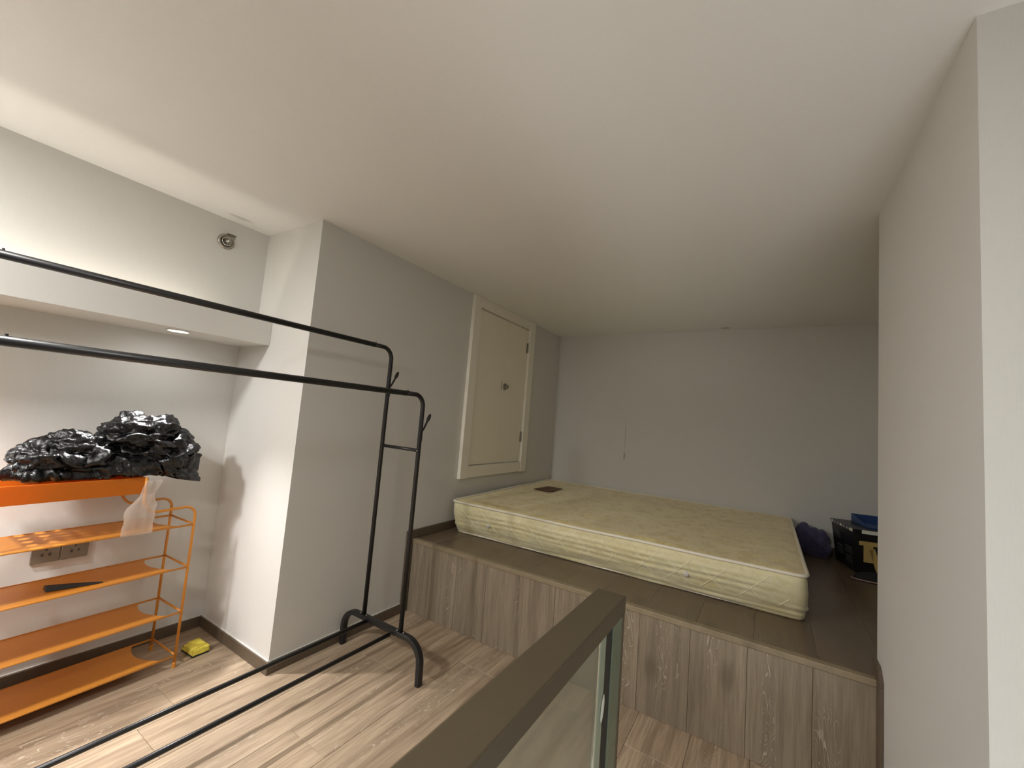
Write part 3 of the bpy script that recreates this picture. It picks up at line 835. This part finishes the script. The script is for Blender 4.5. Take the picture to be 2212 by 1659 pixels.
obj('tape_strip', bx(.018, .36, -D_-.013, -D_-.0085, .185, .212), m_tape, ck)
bm = bx(.045, .095, -D_-.009, -D_-.003, .080, .187); obj('tape_strip', bm, m_tape, ck)
bm = bx(-.016, .016, -.003, .003, -.085, .085); bmesh.ops.rotate(bm, verts=bm.verts, matrix=Matrix.Rotation(-.28, 3, 'Y')); bmesh.ops.translate(bm, verts=bm.verts, vec=(.112, -D_-.006, .085))
obj('tape_strip', bm, m_tape, ck)
# blue tray on the lid
m_blue = simple('blue_plastic', (.022, .062, .20), .45)
bt = empty('blue_tray', (2.47, 3.925, ZP+HH+.0245), 'blue plastic tray sitting on the lid of the black crate', 'tray', rz=cth)
bm = bmesh.new(); o_ = [(0, -.26), (.26, -.26), (.26, 0), (0, 0)]; i_ = [(.004, -.256), (.256, -.256), (.256, -.004), (.004, -.004)]
hts = (.012, .012, .055, .055)
V0 = [bm.verts.new((x, y, .001)) for x, y in o_]; V1 = [bm.verts.new((x, y, h)) for (x, y), h in zip(o_, hts)]
V2 = [bm.verts.new((x, y, h)) for (x, y), h in zip(i_, hts)]; V3 = [bm.verts.new((x, y, .004)) for x, y in i_]
bm.faces.new(V0[::-1]); bm.faces.new(V3)
for a, b in ((V0, V1), (V1, V2), (V2, V3)):
    for i in range(4): bm.faces.new((a[i], a[(i+1) % 4], b[(i+1) % 4], b[i]))
obj('tray_shell', bm, m_blue, bt)
# blue-purple cloth bundle between mattress and crate
cl = blob_mesh([((2.190, 3.92, ZP+.095), (.055, .080, .115), 0), ((2.245, 3.92, ZP+.085), (.06, .085, .105), 0), ((2.295, 3.92, ZP+.08), (.055, .085, .100), 0)], .008, 'cloth')
crumple(cl, [(8, .012), (20, .006)], floor_z=ZP+.001)
kf = NT('indigo_cloth'); v_ = kf.coord(); kf.l(kf.mix(kf.noise(v_, 14), (.035, .032, .10), (.085, .075, .15)), kf.b.inputs['Base Color']); kf.set(Roughness=.9); kf.b.inputs['Sheen Weight'].default_value = .3
tag(obj('cloth_bundle', cl, kf.m, smooth=True), 'dark indigo cloth bundle pushed between the mattress and the black crate', 'cloth')
# dark slipper in front of the crate
sl = empty('slipper', (2.53, 3.46, ZP), 'black slipper with pale sole edge lying in front of the black crate', 'shoe', rz=math.radians(12))
def sole(bm, z0, z1, gr=0):
    N = 28; a, b = [], []
    for i in range(N):
        t = 2*math.pi*i/N; x = .125*math.cos(t); y = (.045+.008*math.cos(t))*math.sin(t)*(1+gr)
        a.append(bm.verts.new((x*(1+gr), y, z0))); b.append(bm.verts.new((x*(1+gr), y, z1)))
    bm.faces.new(a[::-1]); bm.faces.new(b)
    for i in range(N): bm.faces.new((a[i], a[(i+1) % N], b[(i+1) % N], b[i]))
bm = bmesh.new(); sole(bm, .001, .006); obj('outsole', bm, simple('dark_rubber', (.03, .01, .008), .7), sl)
bm = bmesh.new(); sole(bm, .006, .013, .03); obj('midsole', bm, simple('pale_pink_sole', (.34, .24, .19), .6), sl)
bm = bmesh.new(); q = bmesh.ops.create_uvsphere(bm, u_segments=24, v_segments=14, radius=1)
bmesh.ops.delete(bm, geom=[v for v in bm.verts if v.co.z < -.01], context='VERTS')
for v in bm.verts: v.co = Vector((v.co.x*.118, v.co.y*.043, .013+max(0, v.co.z)*.045))
obj('upper', bm, simple('black_fabric', (.010, .009, .009), .8, bump=.3, vscale=200), sl, smooth=True)

# ------------------------------------------------------------------ glass railing of the stair
gr_ = empty('glass_railing', (1.66, -.3, 0), 'brown metal handrail over a green glass panel in the foreground', 'railing')
go = -Vector(gr_.location)
def G_(o): o.location = go; return o
RX0, RX1, RZ1 = 1.626, 1.692, .900
yE = .953; yS = -1.6
G_(obj('handrail', bx(RX0, RX1, yS, yE, RZ1-.038, RZ1, bev=.0035, seg=3), m_railing, gr_))
G_(obj('end_post', bx(RX0, RX1-.001, .937, yE-.0005, 0.001, RZ1-.0385, bev=.002), m_railing, gr_))
kg = NT('green_tinted_glass'); kg.b.inputs['Base Color'].default_value = (.80, .88, .82, 1); kg.set(Roughness=.03, IOR=1.5)
kg.b.inputs['Transmission Weight'].default_value = 1.0
grey_mix = kg.n('ShaderNodeBsdfDiffuse'); grey_mix.inputs[0].default_value = (.50, .50, .43, 1)  # patchy grey diffuse mixed into the glass
vv = kg.coord(); dn = kg.noise(vv, 6, 5, .6, .6)
sh = kg.n('ShaderNodeMixShader'); kg.l(kg.math('MULTIPLY', kg.ramp(dn, [(.35, (.4, .4, .4)), (.7, (1, 1, 1))]), .22), sh.inputs[0])
kg.l(kg.b.outputs[0], sh.inputs[1]); kg.l(grey_mix.outputs[0], sh.inputs[2]); kg.l(sh.outputs[0], kg.t.nodes['Material Output'].inputs[0])
m_glass = kg.m
G_(obj('glass_panel', bx(1.676, 1.688, yS, .806, .002, RZ1-.0385, bev=.001), m_glass, gr_))
G_(obj('glass_edge_strip', bx(1.676, 1.689, .8065, .8375, .002, RZ1-.0385, bev=.001), simple('pale_green_glass_edge', (.30, .35, .28), .12), gr_))
G_(obj('seal', bx(1.670, 1.688, .838, .877, .002, RZ1-.0385), m_rubber, gr_))
G_(obj('glass_return', bx(1.676, 1.690, .8775, .9365, .002, RZ1-.0385, bev=.001), simple('green_glass_edge', (.13, .17, .125), .10), gr_))
bm = bmesh.new(); q = bmesh.ops.create_uvsphere(bm, u_segments=14, v_segments=8, radius=1)
for v in bm.verts: v.co = Vector((1.6905+v.co.x*.002, .832+v.co.y*.009, .728+v.co.z*.022+v.co.y*.01))
G_(obj('white_tab', bm, simple('white_tab', (.62, .62, .55), .5), gr_, smooth=True))
